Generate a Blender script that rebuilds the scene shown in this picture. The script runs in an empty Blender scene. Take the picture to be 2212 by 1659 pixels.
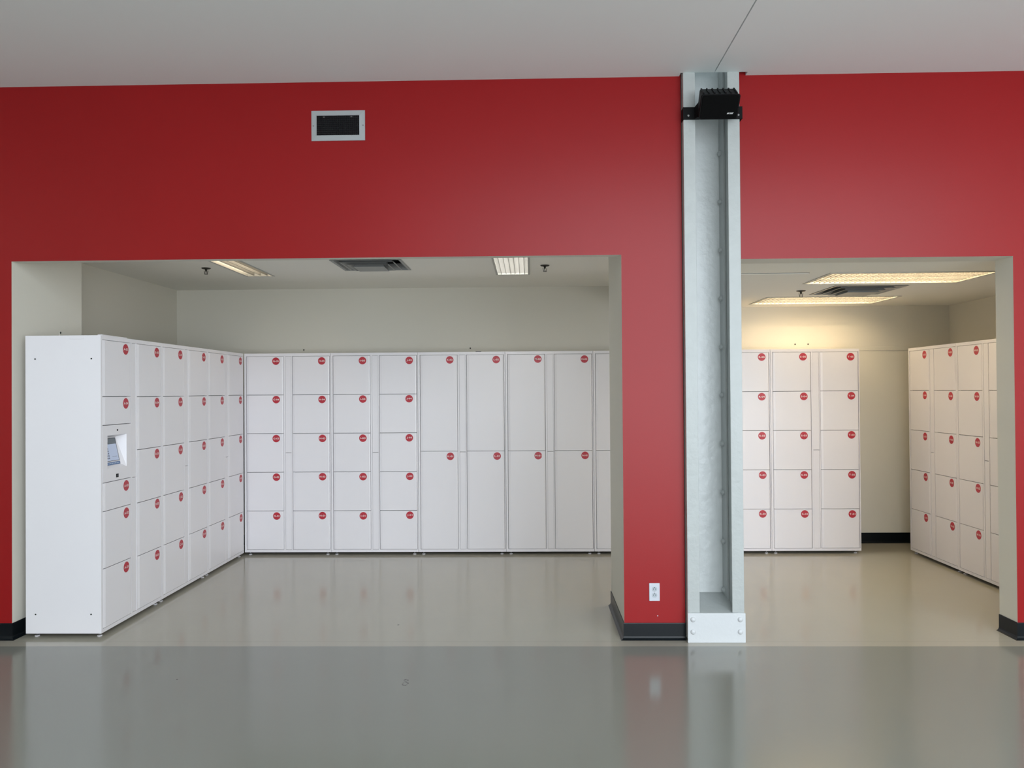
import bpy, bmesh, math, random
from mathutils import Vector, Matrix
random.seed(7)
S = bpy.context.scene
COL = S.collection

# ------------------------------------------------------------------ dimensions (metres)
Y1 = 5.1235            # face of the red wall
ZC = 3.645             # ceiling of the hall
ZH1, ZH2 = 2.4895, 2.4535
XA, XB, XD = -3.4153, 0.600, 3.1064
YP = 5.9366            # back of the thick pier
YJ = 5.3168            # back of the thin right wall
YW = 8.315
Z2, Z3 = 2.709, 2.472
XLW, XRW = -3.7547, 4.3776
XL, YT, YB, UW = -2.8396, 5.1557, 7.7773, 0.86614
XR, YR = 3.7185, 7.8254
XC0, XC1, YC = 0.9975, 1.3560, 5.0649
XSTEP = 1.13
YRW = -4.0            # rear wall of the hall, behind the photographer

# ------------------------------------------------------------------ materials
def mat(name, col, rough=0.5, spec=0.5, metal=0.0, emit=None, es=0.0, bump=None, vary=None, coat=0.0):
    m = bpy.data.materials.new(name); m.use_nodes = True
    nt = m.node_tree; b = nt.nodes['Principled BSDF']
    b.inputs['Base Color'].default_value = (*col, 1)
    b.inputs['Roughness'].default_value = rough
    b.inputs['Specular IOR Level'].default_value = spec
    b.inputs['Metallic'].default_value = metal
    b.inputs['Coat Weight'].default_value = coat
    if emit:
        b.inputs['Emission Color'].default_value = (*emit, 1)
        b.inputs['Emission Strength'].default_value = es
    tc = nt.nodes.new('ShaderNodeTexCoord')
    if vary:                                   # (scale, amount) paint unevenness
        n = nt.nodes.new('ShaderNodeTexNoise'); n.inputs['Scale'].default_value = vary[0]
        n.inputs['Detail'].default_value = 4
        nt.links.new(tc.outputs['Object'], n.inputs['Vector'])
        r = nt.nodes.new('ShaderNodeValToRGB')
        a = vary[1]
        r.color_ramp.elements[0].position = .3; r.color_ramp.elements[1].position = .7
        r.color_ramp.elements[0].color = (*[c * (1 - a) for c in col], 1)
        r.color_ramp.elements[1].color = (*[min(1, c * (1 + a)) for c in col], 1)
        nt.links.new(n.outputs['Fac'], r.inputs['Fac'])
        nt.links.new(r.outputs['Color'], b.inputs['Base Color'])
    if bump:                                   # (scale, strength, distance)
        n = nt.nodes.new('ShaderNodeTexNoise'); n.inputs['Scale'].default_value = bump[0]
        n.inputs['Detail'].default_value = 5
        nt.links.new(tc.outputs['Object'], n.inputs['Vector'])
        bp = nt.nodes.new('ShaderNodeBump'); bp.inputs['Strength'].default_value = bump[1]
        bp.inputs['Distance'].default_value = bump[2]
        nt.links.new(n.outputs['Fac'], bp.inputs['Height'])
        nt.links.new(bp.outputs['Normal'], b.inputs['Normal'])
    return m

M = {}
M['red'] = mat('red_wall_paint', (.285, .0080, .0095), .34, .26, bump=(60, .12, .002), vary=(1.1, .03))
M['wall'] = mat('off_white_wall_paint', (.70, .675, .60), .6, .3, bump=(70, .08, .002))
M['ceil'] = mat('hall_ceiling_paint', (.86, .925, .93), .8, .2)
M['ceil2'] = mat('room_ceiling_paint', (.87, .86, .80), .7, .25)
M['white'] = mat('white_powder_coat', (.81, .785, .815), .33, .38)
M['seam_shade'] = mat('painted_door_gap_shade', (.16, .16, .165), .7, .2)  # inner panel painted dark grey to deepen the shade in the door gaps
M['red_s'] = mat('sticker_red', (.47, .022, .040), .4, .5)
M['letter'] = mat('sticker_lettering', (.86, .80, .78), .5, .4)
M['base'] = mat('black_cove_base', (.004, .006, .008), .28, .22, vary=(3, .2))
M['column'] = mat('column_grey_paint', (.43, .452, .445), .36, .35, bump=(26, .55, .006), vary=(9, .03))
M['web'] = mat('column_flaking_paint', (.66, .685, .675), .30, .45, bump=(24, .5, .009), vary=(9, .04))
M['plate'] = mat('column_white_paint', (.60, .615, .63), .4, .5, bump=(30, .4, .004))
M['vent'] = mat('vent_white_metal', (.37, .39, .40), .45, .5)
M['dark'] = mat('dark_duct', (.006, .006, .007), .8, .2)
M['grid'] = mat('dark_grille_metal', (.018, .018, .02), .45, .4)
M['diff'] = mat('diffuser_grey_metal', (.30, .31, .31), .4, .4)
M['bronze'] = mat('dark_bronze', (.05, .045, .035), .4, .5, metal=.6)
M['screw'] = mat('screw_steel', (.30, .30, .30), .35, .5, metal=.8)
M['screwd'] = mat('screw_dark', (.03, .035, .03), .5, .4)
M['black'] = mat('black_plastic', (.0045, .0045, .005), .5, .14)
M['cloth'] = mat('speaker_grille_black', (.003, .003, .003), .8, .08, bump=(500, .5, .001))
M['logo'] = mat('logo_silver', (.75, .75, .75), .4, .5)
M['outlet'] = mat('outlet_white', (.56, .58, .64), .35, .5)
M['outletg'] = mat('outlet_receptacle_grey', (.42, .46, .50), .4, .5)
M['tin'] = mat('fixture_white_metal', (.45, .45, .42), .45, .5)
M['louver'] = mat('louver_silver', (.24, .235, .22), .5, .3)
M['tube_w'] = mat('fluorescent_warm', (.9, .85, .7), .5, .5, emit=(1, .77, .47), es=36)
M['tube_l'] = mat('fluorescent_left', (.9, .85, .75), .5, .5, emit=(1, .84, .62), es=8)
M['tube_c'] = mat('fluorescent_neutral', (.9, .9, .9), .5, .5, emit=(1, .97, .92), es=20)
M['glassdark'] = mat('screen_bezel', (.012, .016, .02), .2, .5)
M['scr_head'] = mat('screen_header', (.02, .025, .03), .3, .5, emit=(.18, .22, .25), es=.35)
M['scr_body'] = mat('screen_body', (.03, .03, .04), .3, .5, emit=(.42, .50, .66), es=.75)
M['scr_mark'] = mat('screen_marks', (.02, .02, .03), .3, .5, emit=(.12, .14, .2), es=.4)
M['blue'] = mat('blue_label', (.045, .12, .30), .4, .5)
M['lightblue'] = mat('pale_blue_lettering', (.45, .55, .70), .4, .5)
M['steelw'] = mat('window_frame_metal', (.35, .36, .37), .4, .5)

def floor_mat():
    m = bpy.data.materials.new('epoxy_floor'); m.use_nodes = True
    nt = m.node_tree; N = nt.nodes; L = nt.links; b = N['Principled BSDF']
    g = N.new('ShaderNodeNewGeometry'); sp = N.new('ShaderNodeSeparateXYZ'); L.new(g.outputs['Position'], sp.inputs[0])
    def math_(op, a, bb=None, c=None):
        n = N.new('ShaderNodeMath'); n.operation = op
        for i, v in enumerate((a, bb, c)):
            if v is None: continue
            if isinstance(v, (int, float)): n.inputs[i].default_value = v
            else: L.new(v, n.inputs[i])
        return n.outputs[0]
    def noise(scale, det=3):
        n = N.new('ShaderNodeTexNoise'); n.inputs['Scale'].default_value = scale; n.inputs['Detail'].default_value = det
        L.new(g.outputs['Position'], n.inputs['Vector']); return n.outputs['Fac']
    def mix(f, a, c):
        n = N.new('ShaderNodeMix'); n.data_type = 'RGBA'; L.new(f, n.inputs[0])
        for i, v in ((6, a), (7, c)):
            if isinstance(v, tuple): n.inputs[i].default_value = (*v, 1)
            else: L.new(v, n.inputs[i])
        return n.outputs[2]
    # two pours of coating meeting in a straight joint in front of the wall
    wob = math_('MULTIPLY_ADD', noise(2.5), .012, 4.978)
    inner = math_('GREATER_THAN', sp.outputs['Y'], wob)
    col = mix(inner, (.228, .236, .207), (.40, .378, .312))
    # faint cloudiness of the coating
    cl = math_('MULTIPLY', noise(1.3, 4), .10)
    col = mix(cl, col, (.22, .21, .19))
    # joint line
    d = math_('ABSOLUTE', math_('SUBTRACT', sp.outputs['Y'], wob))
    ln = math_('MULTIPLY', math_('LESS_THAN', d, .004), .22)
    col = mix(ln, col, (.13, .13, .12))
    d2 = math_('ABSOLUTE', math_('SUBTRACT', sp.outputs['Y'], math_('ADD', wob, .095)))
    ln2 = math_('MULTIPLY', math_('LESS_THAN', d2, .004), .14)
    col = mix(ln2, col, (.13, .13, .12))
    # tiny dark specks
    v = N.new('ShaderNodeTexVoronoi'); v.inputs['Scale'].default_value = 1.7
    L.new(g.outputs['Position'], v.inputs['Vector'])
    sk = math_('MULTIPLY', math_('LESS_THAN', v.outputs['Distance'], .014), .75)
    col = mix(sk, col, (.05, .05, .05))
    # scuffed ring mark
    def ring(cx, cy, r, w, ex):
        dx = math_('SUBTRACT', sp.outputs['X'], cx); dy = math_('MULTIPLY', math_('SUBTRACT', sp.outputs['Y'], cy), ex)
        dd = math_('SQRT', math_('ADD', math_('MULTIPLY', dx, dx), math_('MULTIPLY', dy, dy)))
        t = math_('LESS_THAN', math_('ABSOLUTE', math_('SUBTRACT', dd, r)), w)
        return math_('MULTIPLY', t, math_('GREATER_THAN', noise(90, 2), .47))
    for cx, cy, r in ((-.698, 4.345, .016), (-.702, 4.40, .011)):
        col = mix(math_('MULTIPLY', ring(cx, cy, r, .004, .8), .8), col, (.05, .05, .045))
    L.new(col, b.inputs['Base Color'])
    rr = math_('MULTIPLY_ADD', noise(3.0, 5), .06, .11)
    L.new(rr, b.inputs['Roughness'])
    b.inputs['Specular IOR Level'].default_value = .55
    bp = N.new('ShaderNodeBump'); bp.inputs['Strength'].default_value = .05; bp.inputs['Distance'].default_value = .01
    L.new(noise(6, 2), bp.inputs['Height']); L.new(bp.outputs['Normal'], b.inputs['Normal'])
    return m
M['floor'] = floor_mat()

# ------------------------------------------------------------------ helpers
def link(name, me, parent=None, loc=(0, 0, 0), rot=(0, 0, 0)):
    o = bpy.data.objects.new(name, me); COL.objects.link(o)
    o.location = loc; o.rotation_euler = rot
    if parent: o.parent = parent
    return o

def thing(name, label, cat, loc=(0, 0, 0), rotz=0, group=None):
    o = bpy.data.objects.new(name, None); COL.objects.link(o); o.empty_display_size = .1
    o.location = loc; o.rotation_euler = (0, 0, rotz)
    o['label'] = label; o['category'] = cat
    if group: o['group'] = group
    return o

def tag(o, label, cat, group=None):
    o['label'] = label; o['category'] = cat
    if group: o['group'] = group
    return o

class MB:
    """collects shapes into one mesh"""
    def __init__(s): s.v = []; s.f = []; s.m = []; s.mats = []; s.smooth = []
    def mi(s, m):
        if m not in s.mats: s.mats.append(m)
        return s.mats.index(m)
    def face(s, pts, m, smooth=False):
        i = len(s.v); s.v += [tuple(p) for p in pts]; s.f.append(tuple(range(i, i + len(pts)))); s.m.append(s.mi(m)); s.smooth.append(smooth)
    def box(s, x0, x1, y0, y1, z0, z1, m, front=None, xf=None):
        P = [(x0, y0, z0), (x1, y0, z0), (x1, y1, z0), (x0, y1, z0), (x0, y0, z1), (x1, y0, z1), (x1, y1, z1), (x0, y1, z1)]
        if xf: P = [tuple(xf @ Vector(p)) for p in P]
        i = len(s.v); s.v += P
        for k, f in enumerate([(0, 1, 5, 4), (0, 3, 2, 1), (4, 5, 6, 7), (1, 2, 6, 5), (2, 3, 7, 6), (3, 0, 4, 7)]):
            s.f.append(tuple(i + q for q in f)); s.m.append(s.mi(front if (front and k == 0) else m)); s.smooth.append(False)
    def cyl(s, c, r0, r1, h, m, ax=(0, 0, 1), n=16, caps=True, smooth=True):
        ax = Vector(ax).normalized(); q = Vector((0, 0, 1)).rotation_difference(ax); c = Vector(c)
        i = len(s.v)
        for r, z in ((r0, 0), (r1, h)):
            for k in range(n):
                a = 2 * math.pi * k / n
                s.v.append(tuple(c + q @ Vector((r * math.cos(a), r * math.sin(a), z))))
        for k in range(n):
            k2 = (k + 1) % n
            s.f.append((i + k, i + k2, i + n + k2, i + n + k)); s.m.append(s.mi(m)); s.smooth.append(smooth)
        if caps:
            s.f.append(tuple(i + n + k for k in range(n))); s.m.append(s.mi(m)); s.smooth.append(False)
            s.f.append(tuple(i + k for k in reversed(range(n)))); s.m.append(s.mi(m)); s.smooth.append(False)
    def lathe(s, c, prof, m, ax=(0, 0, 1), n=20):
        ax = Vector(ax).normalized(); q = Vector((0, 0, 1)).rotation_difference(ax); c = Vector(c)
        i = len(s.v); R = len(prof)
        for r, z in prof:
            for k in range(n):
                a = 2 * math.pi * k / n
                s.v.append(tuple(c + q @ Vector((max(r, 1e-5) * math.cos(a), max(r, 1e-5) * math.sin(a), z))))
        for j in range(R - 1):
            for k in range(n):
                k2 = (k + 1) % n
                s.f.append((i + j * n + k, i + j * n + k2, i + (j + 1) * n + k2, i + (j + 1) * n + k)); s.m.append(s.mi(m)); s.smooth.append(True)
    def cells(s, us, vs, hole, w0, w1, m, axis='z'):
        """slab on a grid of u x v cells, leaving out those where hole(uc, vc); axis z: (u,v,w)=(x,y,z)"""
        nu, nv = len(us) - 1, len(vs) - 1
        F = [[not hole((us[a] + us[a + 1]) / 2, (vs[b] + vs[b + 1]) / 2) for b in range(nv)] for a in range(nu)]
        T = (lambda u, v, w: (u, v, w)) if axis == 'z' else (lambda u, v, w: (u, w, v))
        g = lambda a, b: 0 <= a < nu and 0 <= b < nv and F[a][b]
        for a in range(nu):
            for b in range(nv):
                if not F[a][b]: continue
                u0, u1, v0, v1 = us[a], us[a + 1], vs[b], vs[b + 1]
                s.face([T(u0, v0, w0), T(u0, v1, w0), T(u1, v1, w0), T(u1, v0, w0)], m)
                s.face([T(u0, v0, w1), T(u1, v0, w1), T(u1, v1, w1), T(u0, v1, w1)], m)
                if not g(a - 1, b): s.face([T(u0, v0, w0), T(u0, v0, w1), T(u0, v1, w1), T(u0, v1, w0)], m)
                if not g(a + 1, b): s.face([T(u1, v0, w0), T(u1, v1, w0), T(u1, v1, w1), T(u1, v0, w1)], m)
                if not g(a, b - 1): s.face([T(u0, v0, w0), T(u1, v0, w0), T(u1, v0, w1), T(u0, v0, w1)], m)
                if not g(a, b + 1): s.face([T(u0, v1, w0), T(u0, v1, w1), T(u1, v1, w1), T(u1, v1, w0)], m)
    def mesh(s, name):
        me = bpy.data.meshes.new(name); me.from_pydata(s.v, [], s.f)
        for m in s.mats: me.materials.append(M[m])
        me.polygons.foreach_set('material_index', s.m); me.polygons.foreach_set('use_smooth', s.smooth)
        me.validate(); me.update(); return me
    def build(s, name, parent=None, loc=(0, 0, 0), rot=(0, 0, 0), bevel=0, merge=False):
        o = link(name, s.mesh(name), parent, loc, rot)
        if merge or bevel:
            bm = bmesh.new(); bm.from_mesh(o.data); bmesh.ops.remove_doubles(bm, verts=bm.verts, dist=1e-5)
            bmesh.ops.recalc_face_normals(bm, faces=bm.faces); bm.to_mesh(o.data); bm.free()
        if bevel:
            b = o.modifiers.new('bevel', 'BEVEL'); b.width = bevel; b.segments = 2; b.limit_method = 'ANGLE'
        return o

def struct(mb, name, **k):
    o = mb.build(name, **k); o['kind'] = 'structure'; return o

def text_mesh(txt, width, height, mname, spacing=1.0, offset=.012, shear=0.0):
    cu = bpy.data.curves.new('t', 'FONT'); cu.body = txt; cu.size = 1; cu.align_x = 'CENTER'
    cu.offset = offset; cu.space_character = spacing; cu.shear = shear; cu.resolution_u = 3
    ob = bpy.data.objects.new('t', cu); COL.objects.link(ob)
    dg = bpy.context.evaluated_depsgraph_get(); dg.update()
    me = bpy.data.meshes.new_from_object(ob.evaluated_get(dg))
    xs = [v.co.x for v in me.vertices]; ys = [v.co.y for v in me.vertices]
    cx, cy = (min(xs) + max(xs)) / 2, (min(ys) + max(ys)) / 2
    sx, sy = width / (max(xs) - min(xs)), height / (max(ys) - min(ys))
    V = [((v.co.x - cx) * sx, (v.co.y - cy) * sy) for v in me.vertices]; F = [tuple(p.vertices) for p in me.polygons]
    bpy.data.objects.remove(ob); bpy.data.curves.remove(cu); bpy.data.meshes.remove(me)
    return V, F

# ================================================================== THE SETTING
# floor
f = MB(); f.face([(-6.2, -4, 0), (8.2, -4, 0), (8.2, 8.6, 0), (-6.2, 8.6, 0)], 'floor')
f.box(-6.2, 8.2, -4, 8.6, -.2, -.002, 'wall'); struct(f, 'floor')

# red front wall with two openings, the pier and the white reveals
w = MB()
ZT = 3.80
w.box(-6.2, XA, Y1, YP, 0, ZT, 'wall', front='red')
w.box(XA, XB, Y1, Y1 + .07, ZH1, ZT, 'wall', front='red')
w.box(XB, .9925, Y1, YP, 0, ZT, 'wall', front='red')
w.box(.9925, 1.372, 5.45, YP, 0, ZT, 'wall')
w.box(1.372, XD, Y1, YJ, ZH2, ZT, 'wall', front='red')
w.box(XD, 8.2, Y1, YJ, 0, ZT, 'wall', front='red')
struct(w, 'wall_front')
w = MB(); w.box(XLW - .12, XLW, YP, YW + .12, 0, 2.9, 'wall'); struct(w, 'wall_left')
w = MB(); w.box(XRW, XRW + .12, YJ, YW + .12, 0, 2.9, 'wall'); struct(w, 'wall_right')
w = MB(); w.box(XLW, XRW, YW, YW + .12, 0, 2.9, 'wall'); struct(w, 'wall_back')

# hall ceiling in two panels with a narrow shadow joint and a notch round the column
c = MB()
NX0, NX1, NY = .984, 1.412, YC + .002
JX = 1.199
def rects(lo, hi, y0, y1):
    c.box(lo, hi, y0, y1, ZC, ZC + .018, 'ceil')
YF = 2.2                                            # front edge of the low ceiling
rects(-6.2, JX - .004, YF, NY); rects(JX + .004, 8.2, YF, NY)
rects(-6.2, NX0, NY, Y1); rects(NX1, 8.2, NY, Y1)
c.box(-6.2, 8.2, YF, NY, ZC + .024, ZC + .12, 'ceil')
struct(c, 'ceiling')
def slab(name, x0, x1, y0, y1, z, holes, m):
    us = sorted({x0, x1, *[q for h in holes for q in (h[0], h[1]) if x0 < q < x1]})
    vs = sorted({y0, y1, *[q for h in holes for q in (h[2], h[3]) if y0 < q < y1]})
    b = MB(); b.cells(us, vs, lambda u, v: any(h[0] < u < h[1] and h[2] < v < h[3] for h in holes), z, z + .02, m)
    return struct(b, name)
FIX_L = [(-2.650, -2.395, 6.135, 7.352), (-.302, .003, 6.19, 7.41)]
DIF_L = (-1.655, -1.063, 6.49, 7.072)
FIX_R = [(2.245, 3.485, 5.905, 6.497), (2.228, 3.468, 7.425, 8.02)]
DIF_R = (2.560, 3.178, 6.655, 7.265)
YP_ = YP
slab('ceiling_left', XLW - .1, XSTEP, Y1 + .07, YW + .1, Z2, [*FIX_L, DIF_L, (XB + .02, XSTEP + 9, 0, YP - .01)], 'ceil2')
slab('ceiling_right', XSTEP, XRW + .1, YJ, YW + .1, Z3, [*FIX_R, DIF_R, (-9, 1.374, 0, YP - .01)], 'ceil2')
b = MB(); b.box(XSTEP - .02, XSTEP + .01, YP, YW, Z3, Z2 + .02, 'wall'); struct(b, 'trim_1')

# hall shell behind the photographer: side walls and tall windows in the rear wall
w = MB(); w.box(-6.3, -6.2, YRW, 5.9, 0, 8.7, 'wall'); struct(w, 'wall_west')
w = MB(); w.box(8.2, 8.3, YRW, 5.3, 0, 8.7, 'wall'); struct(w, 'wall_east')
c = MB(); c.box(-6.2, 8.2, YF, YF + .12, ZC + .12, 8.6, 'ceil'); struct(c, 'wall_upper')
c = MB(); c.box(-6.2, 8.2, YRW, YF + .12, 8.6, 8.7, 'ceil'); struct(c, 'ceiling_high')
WIN = [(-2.0, .1), (.2, 2.5), (2.6, 4.9), (5.0, 7.3)]
WZ0, WZ1 = .04, 8.0
w = MB()
us = sorted({-6.2, 8.2, *[q for a in WIN for q in a]})
w.cells(us, [0, WZ0, WZ1, 8.6], lambda u, v: WZ0 < v < WZ1 and any(a < u < b_ for a, b_ in WIN), YRW, YRW + .12, 'wall', axis='y')
struct(w, 'wall_rear')
for i, (a, b_) in enumerate(WIN):
    w = MB(); t = .05
    for x in (a, (a + b_) / 2 - t / 2, b_ - t): w.box(x, x + t, YRW + .03, YRW + .08, WZ0, WZ1, 'steelw')
    for z in (WZ0, 2.3, WZ1 - t): w.box(a, b_, YRW + .032, YRW + .078, z, z + t, 'steelw')
    struct(w, 'window_%d' % (i + 1))

# cove base: profile swept along a path in plan (path runs with the wall on its left)
PROF = [(0, .1073), (.005, .1073), (.006, .103), (.006, .022), (.009, .012), (.016, .004), (.024, .0008), (.024, 0), (0, 0)]
def cove(name, path):
    pts = [Vector(p) for p in path]; b = MB(); rings = []
    for i, p in enumerate(pts):
        d0 = (p - pts[i - 1]).normalized() if i else None
        d1 = (pts[i + 1] - p).normalized() if i < len(pts) - 1 else None
        n0 = Vector((d0.y, -d0.x)) if d0 else None; n1 = Vector((d1.y, -d1.x)) if d1 else None
        if n0 is None: n = n1
        elif n1 is None: n = n0
        else:
            n = (n0 + n1); n = n / n.length_squared * 2 if n.length > .01 else n0
            n = (n0 + n1).normalized(); n = n / max(.3, n.dot(n0))
        rings.append([(p.x + n.x * o, p.y + n.y * o, z) for o, z in PROF])
    for i in range(len(pts) - 1):
        for k in range(len(PROF)):
            k2 = (k + 1) % len(PROF)
            b.face([rings[i][k], rings[i + 1][k], rings[i + 1][k2], rings[i][k2]], 'base')
    b.face(rings[0], 'base'); b.face(rings[-1][::-1], 'base')
    return struct(b, name, merge=True)
cove('baseboard_left', [(-6.2, Y1), (XA, Y1), (XA, YP), (XLW, YP), (XLW, YW)][0:3])
cove('baseboard_pier', [(XB, YP), (XB, Y1), (.9925, Y1)])
cove('baseboard_right', [(XD, YJ), (XD, Y1), (8.2, Y1)])
cove('baseboard_back', [(XLW, YW), (XRW, YW)])
# thin ledge strip high on the back wall of the right room
b = MB(); b.box(1.14, XRW, YW - .006, YW, 2.005, 2.045, 'wall'); struct(b, 'trim_2', bevel=.002)

# ================================================================== STEEL COLUMN
col = thing('steel_column', 'tall riveted steel column in pale grey paint between the two openings', 'column', ((XC0 + XC1) / 2, YC, 0))
cx = (XC0 + XC1) / 2
def colmb(): return MB()
HT = 3.78
b = MB()
YBK = 5.387
XWI = 1.310
b.box(XC0 - cx, XC0 + .076 - cx, 0, .014, .02, HT, 'column')            # left front flange
b.box(XC0 - cx, XC0 + .012 - cx, .014, YBK - YC, .02, HT, 'column')      # left channel web
b.box(XC1 - .076 - cx, XC1 - cx, 0, .014, .02, HT, 'column')             # right front flange
b.box(XWI - cx, XC1 - cx, .014, YBK - YC, .02, HT, 'column')      # right channel web
b.build('channel_pair', col, bevel=.002)
b = MB(); b.box(XC0 - cx, XC1 - cx, YBK - YC, YBK - YC + .014, .02, HT, 'web'); o = b.build('web_plate', col)
b = MB(); b.box(XWI - .0123 - cx, XWI - cx, 5.26 - YC, YBK - YC, .2, HT, 'column'); b.build('angle_iron', col, bevel=.002)
b = MB()
b.box(XC0 - .004 - cx, XC1 + .004 - cx, -.014, .0, 0, .188, 'plate'); b.build('base_plate', col, bevel=.003)
b = MB(); xa, xb, d_ = XC0 + .012 - cx, XWI - cx, YBK - YC     # sloping grout at the foot
b.face([(xa, .0, .16), (xb, .0, .16), (xb, .0, .188), (xa, .0, .188)], 'column'); b.face([(xa, .0, .188), (xb, .0, .188), (xb, d_, .238), (xa, d_, .238)], 'column')
b.build('foot_ledge', col)
DOME = [(.0175, 0), (.0172, .006), (.0145, .0135), (.008, .019), (0, .021)]
mb = MB(); mb.lathe((0, 0, 0), DOME, 'column', ax=(-1, 0, 0)); riv = mb.mesh('rivet')
def zrow():
    z = .265
    while z < 3.62:
        yield z
        z += .3265
for z in zrow():
    link('rivet', riv, col, (XWI - .0123 - cx, 5.336 - YC, z))
mb = MB(); mb.lathe((0, 0, 0), [(r * .95, z * .55) for r, z in DOME], 'plate', ax=(0, -1, 0)); riv2 = mb.mesh('rivet')
for x in (XC0 + .030, XC1 - .030):
    for z in (.149, .071): link('rivet', riv2, col, (x - cx, -.014, z))

# ================================================================== LOCKERS
DW, D1, D2 = .368, .0240, .4842        # door width and the two door left edges
ST0, ST1 = .4125, .4700                # service strip between the columns
ZU, ZTOP = .028, 2.000
DEP = .506
FR = .0                                # front frame plane
DOOR_Z = [(.0565 + k * .3835, .0565 + (k + 1) * .3835 - .0045) for k in range(5)]
DOOR2_Z = [(.0565, 1.0185), (1.0225, 1.9695)]
A_Z = [(.0565, .4455), (.4500, .8250), (.8295, 1.0150), (1.4030, 1.5900), (1.5945, 1.9695)]
KZ = (1.0190, 1.3985)

def door_mesh(w, h):
    """sheet metal door, rolled edges: shallow chamfer at the left, narrow one at the right"""
    b = MB(); th = .016
    X = [0, .003, .024, w - .012, w - .002, w]; Y = [.004, .0012, -.0030, -.0030, .000, .003]
    n = len(X)
    def sec(z, k=0): return [(X[i], Y[i] + k, z) for i in range(n)]
    r0, r1 = sec(0), sec(h)
    for i in range(n - 1):
        b.face([r0[i], r0[i + 1], r1[i + 1], r1[i]], 'white')
    b.face([r0[n - 1], (w, th, 0), (w, th, h), r1[n - 1]], 'white')
    b.face([(0, th, 0), r0[0], r1[0], (0, th, h)], 'white')
    b.face([(0, th, 0), (w, th, 0), *reversed(r0)], 'white')
    b.face([*r1, (w, th, h), (0, th, h)], 'white')
    b.face([(0, th, 0), (0, th, h), (w, th, h), (w, th, 0)], 'white')
    return b.mesh('locker_door')
DM = {}
def get_door(h):
    k = round(h, 4)
    if k not in DM: DM[k] = door_mesh(DW, h)
    return DM[k]

def body_mesh(hole=None):
    b = MB(); W = UW - .003; x0 = .0015; W1 = x0 + W
    b.box(x0, x0 + .0015, 0, DEP, ZU, ZTOP, 'white'); b.box(W1 - .0015, W1, 0, DEP, ZU, ZTOP, 'white')
    xi, xj = x0 + .0015, W1 - .0015
    b.box(xi, xj, 0, DEP - .002, ZTOP - .0015, ZTOP, 'white'); b.box(xi, xj, 0, DEP - .002, ZU, ZU + .0015, 'white')
    b.box(xi, xj, DEP - .002, DEP, ZU, ZTOP, 'white')
    if hole:
        hx0, hx1, hz0, hz1 = hole
        b.box(x0 + .002, hx0, .030, .034, ZU + .002, ZTOP - .002, 'seam_shade'); b.box(hx1, W1 - .002, .030, .034, ZU + .002, ZTOP - .002, 'seam_shade')
        b.box(hx0, hx1, .030, .034, ZU + .002, hz0, 'seam_shade'); b.box(hx0, hx1, .030, .034, hz1, ZTOP - .002, 'seam_shade')
    else:
        b.box(x0 + .002, W1 - .002, .030, .034, ZU + .002, ZTOP - .002, 'seam_shade')
    # front frame: rails and posts
    zb, zt = .0530, 1.9725
    b.box(xi, xj, 0, .03, ZU + .0015, zb, 'white'); b.box(xi, xj, 0, .03, zt, ZTOP - .0015, 'white')
    for a, c_ in ((xi, D1 - .0035), (D1 + DW + .0030, ST0 - .0015), (ST1 + .0015, D2 - .0030), (D2 + DW + .0035, xj)):
        b.box(a, c_, 0, .03, zb, zt, 'white')
    return b.mesh('cabinet_body')
BODY = body_mesh(); BODY_A = body_mesh((.05, .36, 1.06, 1.36))
def strip_mesh(z0, z1):
    b = MB(); b.box(ST0, ST1, .0025, .02, z0, z1, 'white'); return b.mesh('service_strip')
STRIP = [strip_mesh(.0555, 1.0105), strip_mesh(1.0145, 1.9705)]
mb = MB(); mb.cyl((0, 0, 0), .016, .016, .006, 'white', n=14); mb.cyl((0, 0, .006), .006, .006, .026, 'screw', n=10); FOOT = mb.mesh('foot')

def sticker_mesh(txt):
    b = MB(); r = .0372; n = 36
    ring = [(r * math.cos(2 * math.pi * k / n), 0, r * math.sin(2 * math.pi * k / n)) for k in range(n)]
    ring1 = [(x, -.0009, z) for x, _, z in ring]
    b.face(ring1, 'red_s')
    for k in range(n):
        k2 = (k + 1) % n; b.face([ring[k], ring[k2], ring1[k2], ring1[k]], 'red_s')
    wd = .0565 if txt[0] not in 'IJL' else .0515
    if txt[0] in 'MW': wd = .060
    V, F = text_mesh(txt, wd, .0172 if txt[0] != 'J' else .0200, 'letter')
    for fc in F: b.face([(V[q][0], -.0013, V[q][1]) for q in fc], 'letter')
    return b.mesh('number_sticker')

def add_sticker(door, txt, h):
    jx, jz = random.uniform(-.0025, .0025), random.uniform(-.003, .003)
    link('number_sticker', sticker_mesh(txt), door, (DW - .0715 + jx, -.0031, h - .0470 + jz))

def cabinet(loc, rz, letters, kinds, label, group):
    t = thing('locker_cabinet', label, 'locker', loc, rz, group)
    link('cabinet_body', BODY_A if 'A' in kinds else BODY, t)
    for s in STRIP: link('service_strip', s, t)
    for x in (.045, UW - .045):
        for y in (.035, DEP - .05): link('foot', FOOT, t, (x, y, 0))
    for L_, kind, x in zip(letters, kinds, (D1, D2)):
        zs = {5: DOOR_Z, 2: DOOR2_Z, 'A': A_Z}[kind]
        for k, (z0, z1) in enumerate(zs):
            d = link('locker_door', get_door(z1 - z0), t, (x, 0, z0))
            add_sticker(d, '%s-%02d' % (L_, k + 1), z1 - z0)
    return t

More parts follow.
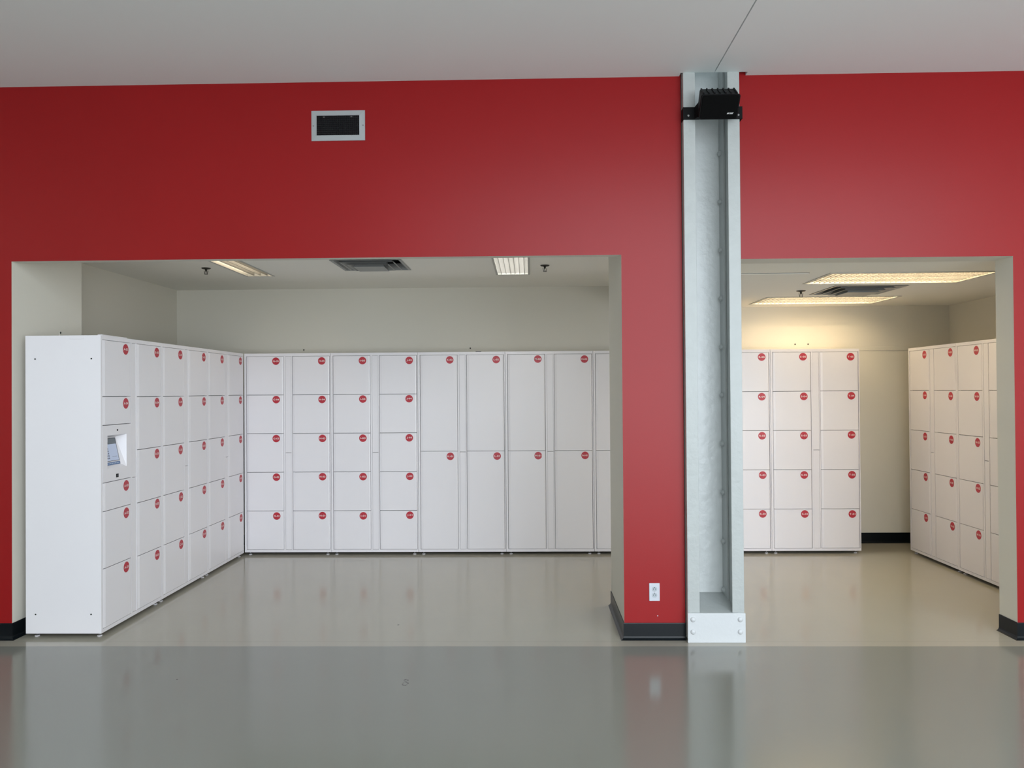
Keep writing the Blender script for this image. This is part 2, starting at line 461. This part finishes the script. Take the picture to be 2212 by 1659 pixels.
def row(n, loc0, step, rz, specs, group):
    out = []
    for k, (let, kinds, label) in specs:
        out.append(cabinet((loc0[0] + step[0] * k, loc0[1] + step[1] * k, 0), rz, let, kinds, label, group))
    return out
GL, GB, GR = 'lockers along the left wall', 'lockers along the back wall', 'lockers along the right wall'
left = row(3, (XL, YT), (0, UW), math.pi / 2, [
    (0, ('AB', ('A', 5), 'white locker cabinet A and B with built-in touch screen, nearest in left opening')),
    (1, ('CD', (5, 5), 'white five-tier locker cabinet C and D, middle one of the left row')),
    (2, ('EF', (5, 5), 'white five-tier locker cabinet E and F, far end of left row at the corner'))], GL)
row(7, (-2.8400, YB), (UW, 0), 0, [
    (0, ('GH', (5, 5), 'white five-tier locker cabinet G and H, at left end of back row')),
    (1, ('IJ', (5, 5), 'white five-tier locker cabinet I and J, beside the tall-door lockers')),
    (2, ('KL', (2, 2), 'white locker cabinet K and L with two tall doors per column, right of J')),
    (3, ('MN', (2, 2), 'white locker cabinet M and N with two tall doors per column')),
    (4, ('OP', (2, 2), 'white tall-door locker cabinet partly hidden behind the red pier')),
    (5, ('QR', (5, 5), 'white five-tier locker cabinet with column R showing just right of steel column')),
    (6, ('ST', (5, 5), 'white five-tier locker cabinet S and T, at right end of back row'))], GB)
row(2, (XR, YR), (0, -UW), -math.pi / 2, [
    (0, ('UV', (5, 5), 'cream-lit white locker cabinet U and V, at far end of right row')),
    (1, ('WX', (5, 5), 'cream-lit white locker cabinet W and X, cut off by the right opening edge'))], GR)

# ---- touch screen panel in cabinet A/B
ab = left[0]
b = MB(); x0, x1 = D1, D1 + DW; z0, z1 = KZ
px0, px1, pz0, pz1 = .081, .331, 1.103, 1.330           # mouth of the pocket
bx0, bx1, bz0, bz1 = .100, .296, 1.122, 1.312           # its back, leaning away at the top
def yb(z): return .022 + (.062 - .022) * (z - bz0) / (bz1 - bz0)
yf = -.0010
b.face([(x0, yf, z0), (x1, yf, z0), (x1, yf, pz0), (x0, yf, pz0)], 'white')
b.face([(x0, yf, pz1), (x1, yf, pz1), (x1, yf, z1), (x0, yf, z1)], 'white')
b.face([(x0, yf, pz0), (px0, yf, pz0), (px0, yf, pz1), (x0, yf, pz1)], 'white')
b.face([(px1, yf, pz0), (x1, yf, pz0), (x1, yf, pz1), (px1, yf, pz1)], 'white')
Pm = [(px0, yf, pz0), (px1, yf, pz0), (px1, yf, pz1), (px0, yf, pz1)]
Pb = [(bx0, yb(bz0), bz0), (bx1, yb(bz0), bz0), (bx1, yb(bz1), bz1), (bx0, yb(bz1), bz1)]
for k in range(4):
    k2 = (k + 1) % 4; b.face([Pm[k], Pm[k2], Pb[k2], Pb[k]], 'white')
b.face(Pb, 'white')
for e in (((x0, z0), (x1, z0)), ((x1, z0), (x1, z1)), ((x1, z1), (x0, z1)), ((x0, z1), (x0, z0))):
    (a, c_), (d, e_) = e; b.face([(a, yf, c_), (a, .016, c_), (d, .016, e_), (d, yf, e_)], 'white')
kp = b.build('screen_panel', ab)
def sp(x, z, off): # point on the leaning back, lifted towards the viewer
    return (x, yb(z) - off, z)
def rect(b, xa, xb, za, zb, off, m): b.face([sp(xa, za, off), sp(xb, za, off), sp(xb, zb, off), sp(xa, zb, off)], m)
b = MB(); rect(b, .106, .286, 1.150, 1.306, .003, 'glassdark')
rect(b, .110, .280, 1.153, 1.265, .0036, 'scr_body'); rect(b, .110, .280, 1.267, 1.302, .0036, 'scr_head')
for i in range(5):
    for j in range(3): rect(b, .118 + j * .018, .130 + j * .018, 1.166 + i * .016, 1.176 + i * .016, .0042, 'scr_mark')
rect(b, .150, .180, 1.268, 1.300, .0042, 'glassdark'); rect(b, .200, .262, 1.178, 1.180, .0042, 'scr_mark')
o = b.build('touch_screen', kp); o['label'] = 'lit touch screen with dark header'
b = MB(); rect(b, .106, .286, 1.125, 1.143, .003, 'blue')
for i in range(8): rect(b, .112 + i * .021, .128 + i * .021, 1.131, 1.138, .0036, 'lightblue')
o = b.build('instruction_strip', kp); o['label'] = 'blue strip with pale lettering'
b = MB(); b.cyl((.206, yf - .001, 1.362), .0065, .0065, .002, 'black', ax=(0, -1, 0)); b.build('camera_lens', kp)
b = MB(); b.box(.190, .218, yf - .003, yf, 1.038, 1.062, 'black'); b.box(.196, .212, yf - .0036, yf - .003, 1.044, 1.056, 'glassdark'); b.build('card_reader', kp)
# side panel details of cabinet A/B (near side is local x = 0)
for y, z in ((.062, 1.845), (.440, 1.845), (.068, .155), (.440, .155)):
    b = MB(); b.cyl((-.0002, y, z), .0055, .0045, .0022, 'screwd', ax=(-1, 0, 0), n=12); b.build('screw', ab)
b = MB(); b.box(-.0008, .0012, .105, .207, 1.976, 1.9985, 'white'); b.build('side_tab', ab, bevel=.0006)

# small things on and above the lockers
o = MB(); o.box(0, .034, 0, .33, 0, .009, 'white')
bx = o.build('strip_box', loc=(XL - .050, YT + .05, ZTOP), bevel=.004); tag(bx, 'thin white strip box lying along top front edge of cabinet A', 'box')
def bracket(x, y, z, rz, label, g='anchor brackets above the lockers'):
    t = thing('wall_bracket', label, 'bracket', (x, y, z), rz, g)
    b = MB(); b.box(-.012, .012, -.003, 0, -.065, .012, 'wall'); b.box(-.012, .012, -.03, 0, -.065, -.062, 'wall'); b.build('strap', t)
    b = MB(); b.cyl((0, -.003, 0), .008, .006, .003, 'screwd', ax=(0, -1, 0), n=12); b.build('screw', t)
bracket(XA, 5.66, 2.058, math.pi / 2, 'small white bracket with dark screw on the left reveal above cabinet A')
bracket(-2.395, YW, 2.062, 0, 'small white bracket with dark screw on back wall above locker column H')
bracket(-.625, YW, 2.065, 0, 'small white bracket with dark screw on back wall above tall locker K')
bracket(2.78, YW, 2.078, 0, 'small bracket with dark screw above locker column S, left of a pair')
bracket(2.915, YW, 2.078, 0, 'small bracket with dark screw above locker column S, right of a pair')
o = MB(); o.box(0, .055, 0, .02, 0, .006, 'black'); tag(o.build('cable_clip', loc=(-.535, YB + .03, ZTOP), bevel=.001), 'short flat black clip lying on top of tall locker L', 'clip')

# ================================================================== WALL THINGS
# return-air vent
t = thing('wall_vent', 'white-framed rectangular air vent with dark egg-crate grille high on red wall', 'vent', (-1.241, Y1, 3.3555))
W, H, IW, IH = .352, .197, .280, .129
b = MB(); y0, y1 = -.008, 0
o_ = [(-W / 2, -H / 2), (W / 2, -H / 2), (W / 2, H / 2), (-W / 2, H / 2)]; i_ = [(-IW / 2, -IH / 2), (IW / 2, -IH / 2), (IW / 2, IH / 2), (-IW / 2, IH / 2)]
m_ = [(x * 1.05, z * 1.09) for x, z in i_]
for k in range(4):
    k2 = (k + 1) % 4
    b.face([(o_[k][0], y1, o_[k][1]), (o_[k2][0], y1, o_[k2][1]), (o_[k2][0], -.006, o_[k2][1]), (o_[k][0], -.006, o_[k][1])], 'vent')
    b.face([(o_[k][0], -.006, o_[k][1]), (o_[k2][0], -.006, o_[k2][1]), (m_[k2][0], y0, m_[k2][1]), (m_[k][0], y0, m_[k][1])], 'vent')
    b.face([(m_[k][0], y0, m_[k][1]), (m_[k2][0], y0, m_[k2][1]), (i_[k2][0], -.011, i_[k2][1]), (i_[k][0], -.011, i_[k][1])], 'vent')
    b.face([(i_[k][0], -.011, i_[k][1]), (i_[k2][0], -.011, i_[k2][1]), (i_[k2][0], -.0005, i_[k2][1]), (i_[k][0], -.0005, i_[k][1])], 'dark')
b.build('frame', t)
b = MB(); b.box(-IW / 2, IW / 2, -.0012, -.0004, -IH / 2, IH / 2, 'dark'); b.build('duct_backing', t)
b = MB()
for k in range(1, 21): x = -IW / 2 + IW * k / 21; b.box(x - .0006, x + .0006, -.008, -.0014, -IH / 2, IH / 2, 'grid')
for k in range(1, 10): z = -IH / 2 + IH * k / 10; b.box(-IW / 2, IW / 2, -.0078, -.0015, z - .0006, z + .0006, 'grid')
b.build('grille', t)
for x in (-.163, .163):
    b = MB(); b.cyl((x, -.0065, 0), .005, .004, .002, 'screw', ax=(0, -1, 0), n=12); b.build('screw', t)
for x in (-.092, .088):
    b = MB(); b.box(x - .006, x + .006, -.010, -.008, .054, .058, 'screw'); b.build('clip', t)  # bright little bars standing in for two highlights along the grille top

# power outlet on the pier
t = thing('power_outlet', 'white duplex power outlet low on the red pier', 'outlet', (.795, Y1, .306))
b = MB(); b.box(-.034, .034, -.006, 0, -.057, .057, 'outlet'); b.build('cover_plate', t, bevel=.0025)
for z in (.0195, -.0195):
    b = MB(); n = 24
    def ringp(r, y, cut=.0145):
        return [(r * math.cos(2 * math.pi * k / n), y, z + max(-cut * r / .017, min(cut * r / .017, r * math.sin(2 * math.pi * k / n)))) for k in range(n)]
    A, B = ringp(.0172, -.0062), ringp(.0168, -.0072)
    b.face(B, 'outletg')
    for k in range(n): b.face([A[k], A[(k + 1) % n], B[(k + 1) % n], B[k]], 'outletg')
    b.box(-.0075, -.0052, -.0076, -.0070, z - .005, z + .005, 'black'); b.box(.0052, .0075, -.0076, -.0070, z - .005, z + .005, 'black')
    b.cyl((0, -.0070, z + .0095), .0028, .0028, .0006, 'black', ax=(0, -1, 0), n=10)
    o = b.build('receptacle', t); o['label'] = 'grey receptacle face with black slots'
b = MB(); b.cyl((0, -.006, 0), .003, .0025, .001, 'screw', ax=(0, -1, 0), n=10); b.build('screw', t)
b = MB(); b.cyl((.815, Y1, .152), .004, .003, .002, 'outlet', ax=(0, -1, 0), n=10)
tag(b.build('wall_plug'), 'tiny pale wall plug in red pier just above the black baseboard', 'plug')

# ================================================================== LOUDSPEAKER on the column
t = thing('loudspeaker', 'black box loudspeaker tilted down on bracket at top of steel column', 'speaker', (1.20, YC, 3.38))
b = MB(); b.box(-.206, .172, -.010, -.001, -.040, .040, 'black'); b.box(-.206, -.198, -.010, .05, -.040, .040, 'black'); b.box(.164, .172, -.010, .05, -.040, .040, 'black')
b.build('mounting_strap', t, bevel=.002)
for x in (-.172, .146):
    b = MB(); b.cyl((x, -.010, -.016), .008, .006, .003, 'screw', ax=(0, -1, 0), n=12); b.build('bolt', t)
b = MB(); P = [(-.135, -.038), (-.135, .036), (-.095, .085), (.11, .085), (.13, .036), (.13, -.038)]
A = [(x, -.010, z) for x, z in P]; B = [(max(-.10, min(.10, x)), -.075, z * .9) for x, z in P]
b.face(A, 'black'); b.face(B[::-1], 'black')
for k in range(len(P)): k2 = (k + 1) % len(P); b.face([A[k], A[k2], B[k2], B[k]], 'black')
b.build('wedge_mount', t, merge=True)
til = math.radians(37)
R = Matrix.Translation((-.006, -.092, .028)) @ Matrix.Rotation(til, 4, 'X')
w2, hh, dd = .122, .078, .066
def rr(wd, hd, r, y, n=5):
    P = []
    for cx_, cz_, a0 in ((wd - r, hd - r, 0), (-wd + r, hd - r, 90), (-wd + r, -hd + r, 180), (wd - r, -hd + r, 270)):
        for k in range(n + 1):
            a = math.radians(a0 + 90 * k / n); P.append(R @ Vector((cx_ + r * math.cos(a), y, cz_ + r * math.sin(a))))
    return P
b = MB()
secs = [(w2 * .86, hh * .93, .010, dd), (w2 * .90, hh * .97, .012, dd * .85), (w2 * .98, hh * .98, .018, -dd * .75), (w2, hh, .016, -dd * .9), (w2 * .98, hh * .98, .016, -dd)]
rings = [rr(*q) for q in secs]
for i in range(len(rings) - 1):
    n = len(rings[i])
    for k in range(n): b.face([rings[i][k], rings[i][(k + 1) % n], rings[i + 1][(k + 1) % n], rings[i + 1][k]], 'black')
b.face(rings[0], 'black'); b.face(rings[-1][::-1], 'black')
b.build('speaker_cabinet', t, merge=True)
b = MB()
for k in range(7):
    x = -.102 + k * .034
    b.box(x - .004, x + .004, -dd * .62, dd * .82, hh * .95, hh * 1.05, 'black', xf=R)
b.build('top_rib_set', t)
b = MB(); A, B = rr(w2 * .93, hh * .92, .014, -dd - .0005), rr(w2 * .91, hh * .90, .014, -dd - .004)
for k in range(len(A)): b.face([A[k], A[(k + 1) % len(A)], B[(k + 1) % len(A)], B[k]], 'cloth')
b.face(B[::-1], 'cloth'); g = b.build('front_grille', t)
V, F = text_mesh('BOSE', .042, .0098, 'logo', shear=.5, offset=.03)
b = MB()
for fc in F: b.face([R @ Vector((V[q][0] + .070, -dd - .0056, V[q][1] - .038)) for q in fc], 'logo')
b.build('logo', g)

# ================================================================== CEILING THINGS
def troffer(name, label, hole, z, kind, tube, group, cz=.11):
    x0, x1, y0, y1 = hole; mx, my = (x0 + x1) / 2, (y0 + y1) / 2; a, c_ = (x1 - x0) / 2, (y1 - y0) / 2
    t = thing(name, label, 'ceiling light', (mx, my, z), 0, group)
    b = MB(); fl = .012
    us, vs = [-a - .006, -a + fl, a - fl, a + .006], [-c_ - .006, -c_ + fl, c_ - fl, c_ + .006]
    b.cells(us, vs, lambda u, v: abs(u) < a - fl and abs(v) < c_ - fl, -.005, -.001, 'tin')
    b.build('frame', t)
    b = MB(); i0, i1 = a - .003, c_ - .003
    for q in ([(-i0, -i1), (i0, -i1)], [(i0, -i1), (i0, i1)], [(i0, i1), (-i0, i1)], [(-i0, i1), (-i0, -i1)]):
        (p, q1), (r, s) = q; b.face([(p, q1, -.001), (r, s, -.001), (r, s, cz), (p, q1, cz)], 'tin')
    b.face([(-i0, -i1, cz), (i0, -i1, cz), (i0, i1, cz), (-i0, i1, cz)], 'tin'); b.build('housing', t)
    long_x = a > c_
    nt = 3 if kind == 'grid' and a * c_ > .15 else 2
    for k in range(nt):
        half = (c_ if long_x else a); o_ = -half + 2 * half * (k + .5) / nt
        b = MB(); ln = (a if long_x else c_) - .03
        if long_x: b.cyl((-ln, o_, .062), .013, .013, 2 * ln, tube, ax=(1, 0, 0), n=8)
        else: b.cyl((o_, -ln, .062), .013, .013, 2 * ln, tube, ax=(0, 1, 0), n=8)
        b.build('fluorescent_tube', t)
    b = MB(); bt = .0012
    if kind == 'grid':
        nx, ny = round(2 * a / .042), round(2 * c_ / .05)
        for k in range(1, nx): x = -i0 + 2 * i0 * k / nx; b.box(x - bt, x + bt, -i1, i1, .002, .0125, 'louver')
        for k in range(1, ny): y = -i1 + 2 * i1 * k / ny; b.box(-i0, i0, y - bt, y + bt, .003, .012, 'louver')
    else:
        for k in range(1, 4): x = -i0 + 2 * i0 * k / 4; b.box(x - .003, x + .003, -i1, i1, .004, .034, 'louver')
    b.build('louver', t)
troffer('ceiling_light', 'narrow recessed ceiling light with long warm glowing strips, left room', FIX_L[0], Z2, 'bars', 'tube_l', None)
troffer('ceiling_light', 'narrow recessed ceiling light with white gridded louver, left room', FIX_L[1], Z2, 'grid', 'tube_c', None)
GF = 'wide louvered ceiling lights in the right room'
troffer('ceiling_light', 'wide louvered ceiling light in right room, the nearer and larger-looking one', FIX_R[0], Z3, 'grid', 'tube_w', GF)
troffer('ceiling_light', 'wide louvered ceiling light in right room, the farther one by back wall', FIX_R[1], Z3, 'grid', 'tube_w', GF)

def diffuser(label, hole, z):
    x0, x1, y0, y1 = hole; t = thing('air_diffuser', label, 'air vent', ((x0 + x1) / 2, (y0 + y1) / 2, z))
    a, c_ = (x1 - x0) / 2, (y1 - y0) / 2
    def fr(b, s0, z0, s1, z1, m='diff', th=.0015):
        for o_ in (0, th):
            q0 = [(-a * s0, -c_ * s0), (a * s0, -c_ * s0), (a * s0, c_ * s0), (-a * s0, c_ * s0)]
            q1 = [(-a * s1, -c_ * s1), (a * s1, -c_ * s1), (a * s1, c_ * s1), (-a * s1, c_ * s1)]
            for k in range(4):
                k2 = (k + 1) % 4
                b.face([(*q0[k], z0 + o_), (*q0[k2], z0 + o_), (*q1[k2], z1 + o_), (*q1[k], z1 + o_)], m)
    b = MB(); b.box(-a + .002, a - .002, -c_ + .002, c_ - .002, .115, .118, 'dark')
    for (p, q) in (((-a, -c_), (a, -c_)), ((a, -c_), (a, c_)), ((a, c_), (-a, c_)), ((-a, c_), (-a, -c_))):
        b.face([(p[0] * .99, p[1] * .99, .0), (q[0] * .99, q[1] * .99, .0), (q[0] * .99, q[1] * .99, .116), (p[0] * .99, p[1] * .99, .116)], 'dark')
    b.build('duct_box', t)
    b = MB(); fr(b, 1.01, -.004, .93, -.004); fr(b, .93, -.004, .84, .05); b.build('outer_frame', t)
    for s, zz in ((.78, -.012), (.60, -.024)):
        b = MB(); fr(b, s, zz, s - .035, zz); fr(b, s - .035, zz, s - .17, zz + .05); b.build('cone_ring', t)
    b = MB(); s = .44
    b.box(-a * s, a * s, -c_ * s, c_ * s, -.036, -.034, 'diff'); fr(b, s, -.035, s - .04, -.015); b.build('centre_plate', t)
diffuser('square grey stepped air diffuser in left room ceiling', DIF_L, Z2)
diffuser('square stepped air diffuser in right room ceiling between the two lights', DIF_R, Z3)

def sprinkler(x, y, z, label):
    t = thing('fire_sprinkler', label, 'sprinkler', (x, y, z), 0, 'ceiling sprinklers')
    b = MB(); b.lathe((0, 0, 0), [(.040, 0), (.040, -.003), (.034, -.008), (.016, -.012), (0, -.012)], 'bronze'); b.cyl((0, 0, -.002), .011, .011, .045, 'bronze', n=10); b.build('escutcheon', t)
    b = MB(); b.cyl((0, 0, -.030), .007, .010, .020, 'bronze', n=12)
    for s_ in (-1, 1):
        b.box(-.0022, .0022, -.002, .002, 0, .030, 'bronze', xf=Matrix.Translation((s_ * .010, 0, -.052)) @ Matrix.Rotation(s_ * .25, 4, 'Y'))
    b.cyl((0, 0, -.050), .003, .004, .02, 'bronze', n=8); b.build('head', t)
    b = MB(); b.cyl((0, 0, -.056), .016, .016, .002, 'bronze', n=16); b.build('deflector', t)
sprinkler(-2.833, 6.849, Z2, 'dark pendent sprinkler left of the warm strip light')
sprinkler(.140, 6.897, Z2, 'dark pendent sprinkler right of the small gridded light')
sprinkler(2.385, 6.965, Z3, 'dark pendent sprinkler between the lights of the right room')

t = thing('access_panel', 'pale flush access panel in right room ceiling beside steel column', 'panel', (1.80, 6.17, Z3))
b = MB(); b.box(-.32, .283, -.280, .28, -.002, 0, 'dark'); b.build('panel_gap_shade', t)  # dark sheet in place of an open gap, its shade painted in
b = MB(); b.box(-.316, .279, -.275, .276, -.006, -.0015, 'ceil2'); b.build('hatch', t)

# ================================================================== LIGHT
wd = bpy.data.worlds.new('World'); S.world = wd; wd.use_nodes = True
bg = wd.node_tree.nodes['Background']; bg.inputs[0].default_value = (.80, .92, 1, 1); bg.inputs[1].default_value = .6
def area(name, loc, rot, sx, sy, power, colr):
    l = bpy.data.lights.new(name, 'AREA'); l.shape = 'RECTANGLE'; l.size = sx; l.size_y = sy; l.energy = power; l.color = colr
    o = bpy.data.objects.new(name, l); COL.objects.link(o); o.location = loc; o.rotation_euler = rot; return o
# daylight through each of the four tall windows
GZ = 1.7                                           # outside: ground below, sky above
for i, (a, b_) in enumerate(WIN):
    k = (.40, .97, 1.05, 1.08)[i]
    area('ground_daylight', ((a + b_) / 2, YRW - .06, (WZ0 + GZ) / 2), (math.pi / 2, 0, 0), b_ - a, GZ - WZ0, 105 * k, (.88, .94, 1))
    area('sky_daylight', ((a + b_) / 2, YRW - .06, (GZ + WZ1) / 2), (math.pi / 2, 0, 0), b_ - a, WZ1 - GZ, 255 * k, (.83, .915, 1))

# ================================================================== CAMERA
yaw, pitch, roll, fpx = -.02249, .00886, -.0072, 1702.91
cy_, sy_ = math.cos(yaw), math.sin(yaw)
fw = Vector((sy_ * math.cos(pitch), cy_ * math.cos(pitch), math.sin(pitch))); r_ = Vector((cy_, -sy_, 0)); u_ = r_.cross(fw)
c_, s_ = math.cos(roll), math.sin(roll)
rx, ux = c_ * r_ + s_ * u_, -s_ * r_ + c_ * u_
cd = bpy.data.cameras.new('Camera'); cam = bpy.data.objects.new('Camera', cd); COL.objects.link(cam)
cam.matrix_world = Matrix(((rx.x, ux.x, -fw.x, 0), (rx.y, ux.y, -fw.y, 0), (rx.z, ux.z, -fw.z, 1.6105), (0, 0, 0, 1)))
cd.sensor_width = 36; cd.sensor_fit = 'HORIZONTAL'; cd.lens = fpx / 2212 * 36; cd.clip_start = .05
S.camera = cam
S.view_settings.view_transform = 'Standard'; S.view_settings.look = 'None'; S.view_settings.gamma = 1
S.view_settings.exposure = 0.0; S.view_settings.use_curve_mapping = False
S.cycles.use_denoising = True; S.cycles.adaptive_threshold = .03; S.cycles.max_bounces = 7; S.cycles.diffuse_bounces = 6; S.cycles.glossy_bounces = 3
S.cycles.sample_clamp_indirect = 6
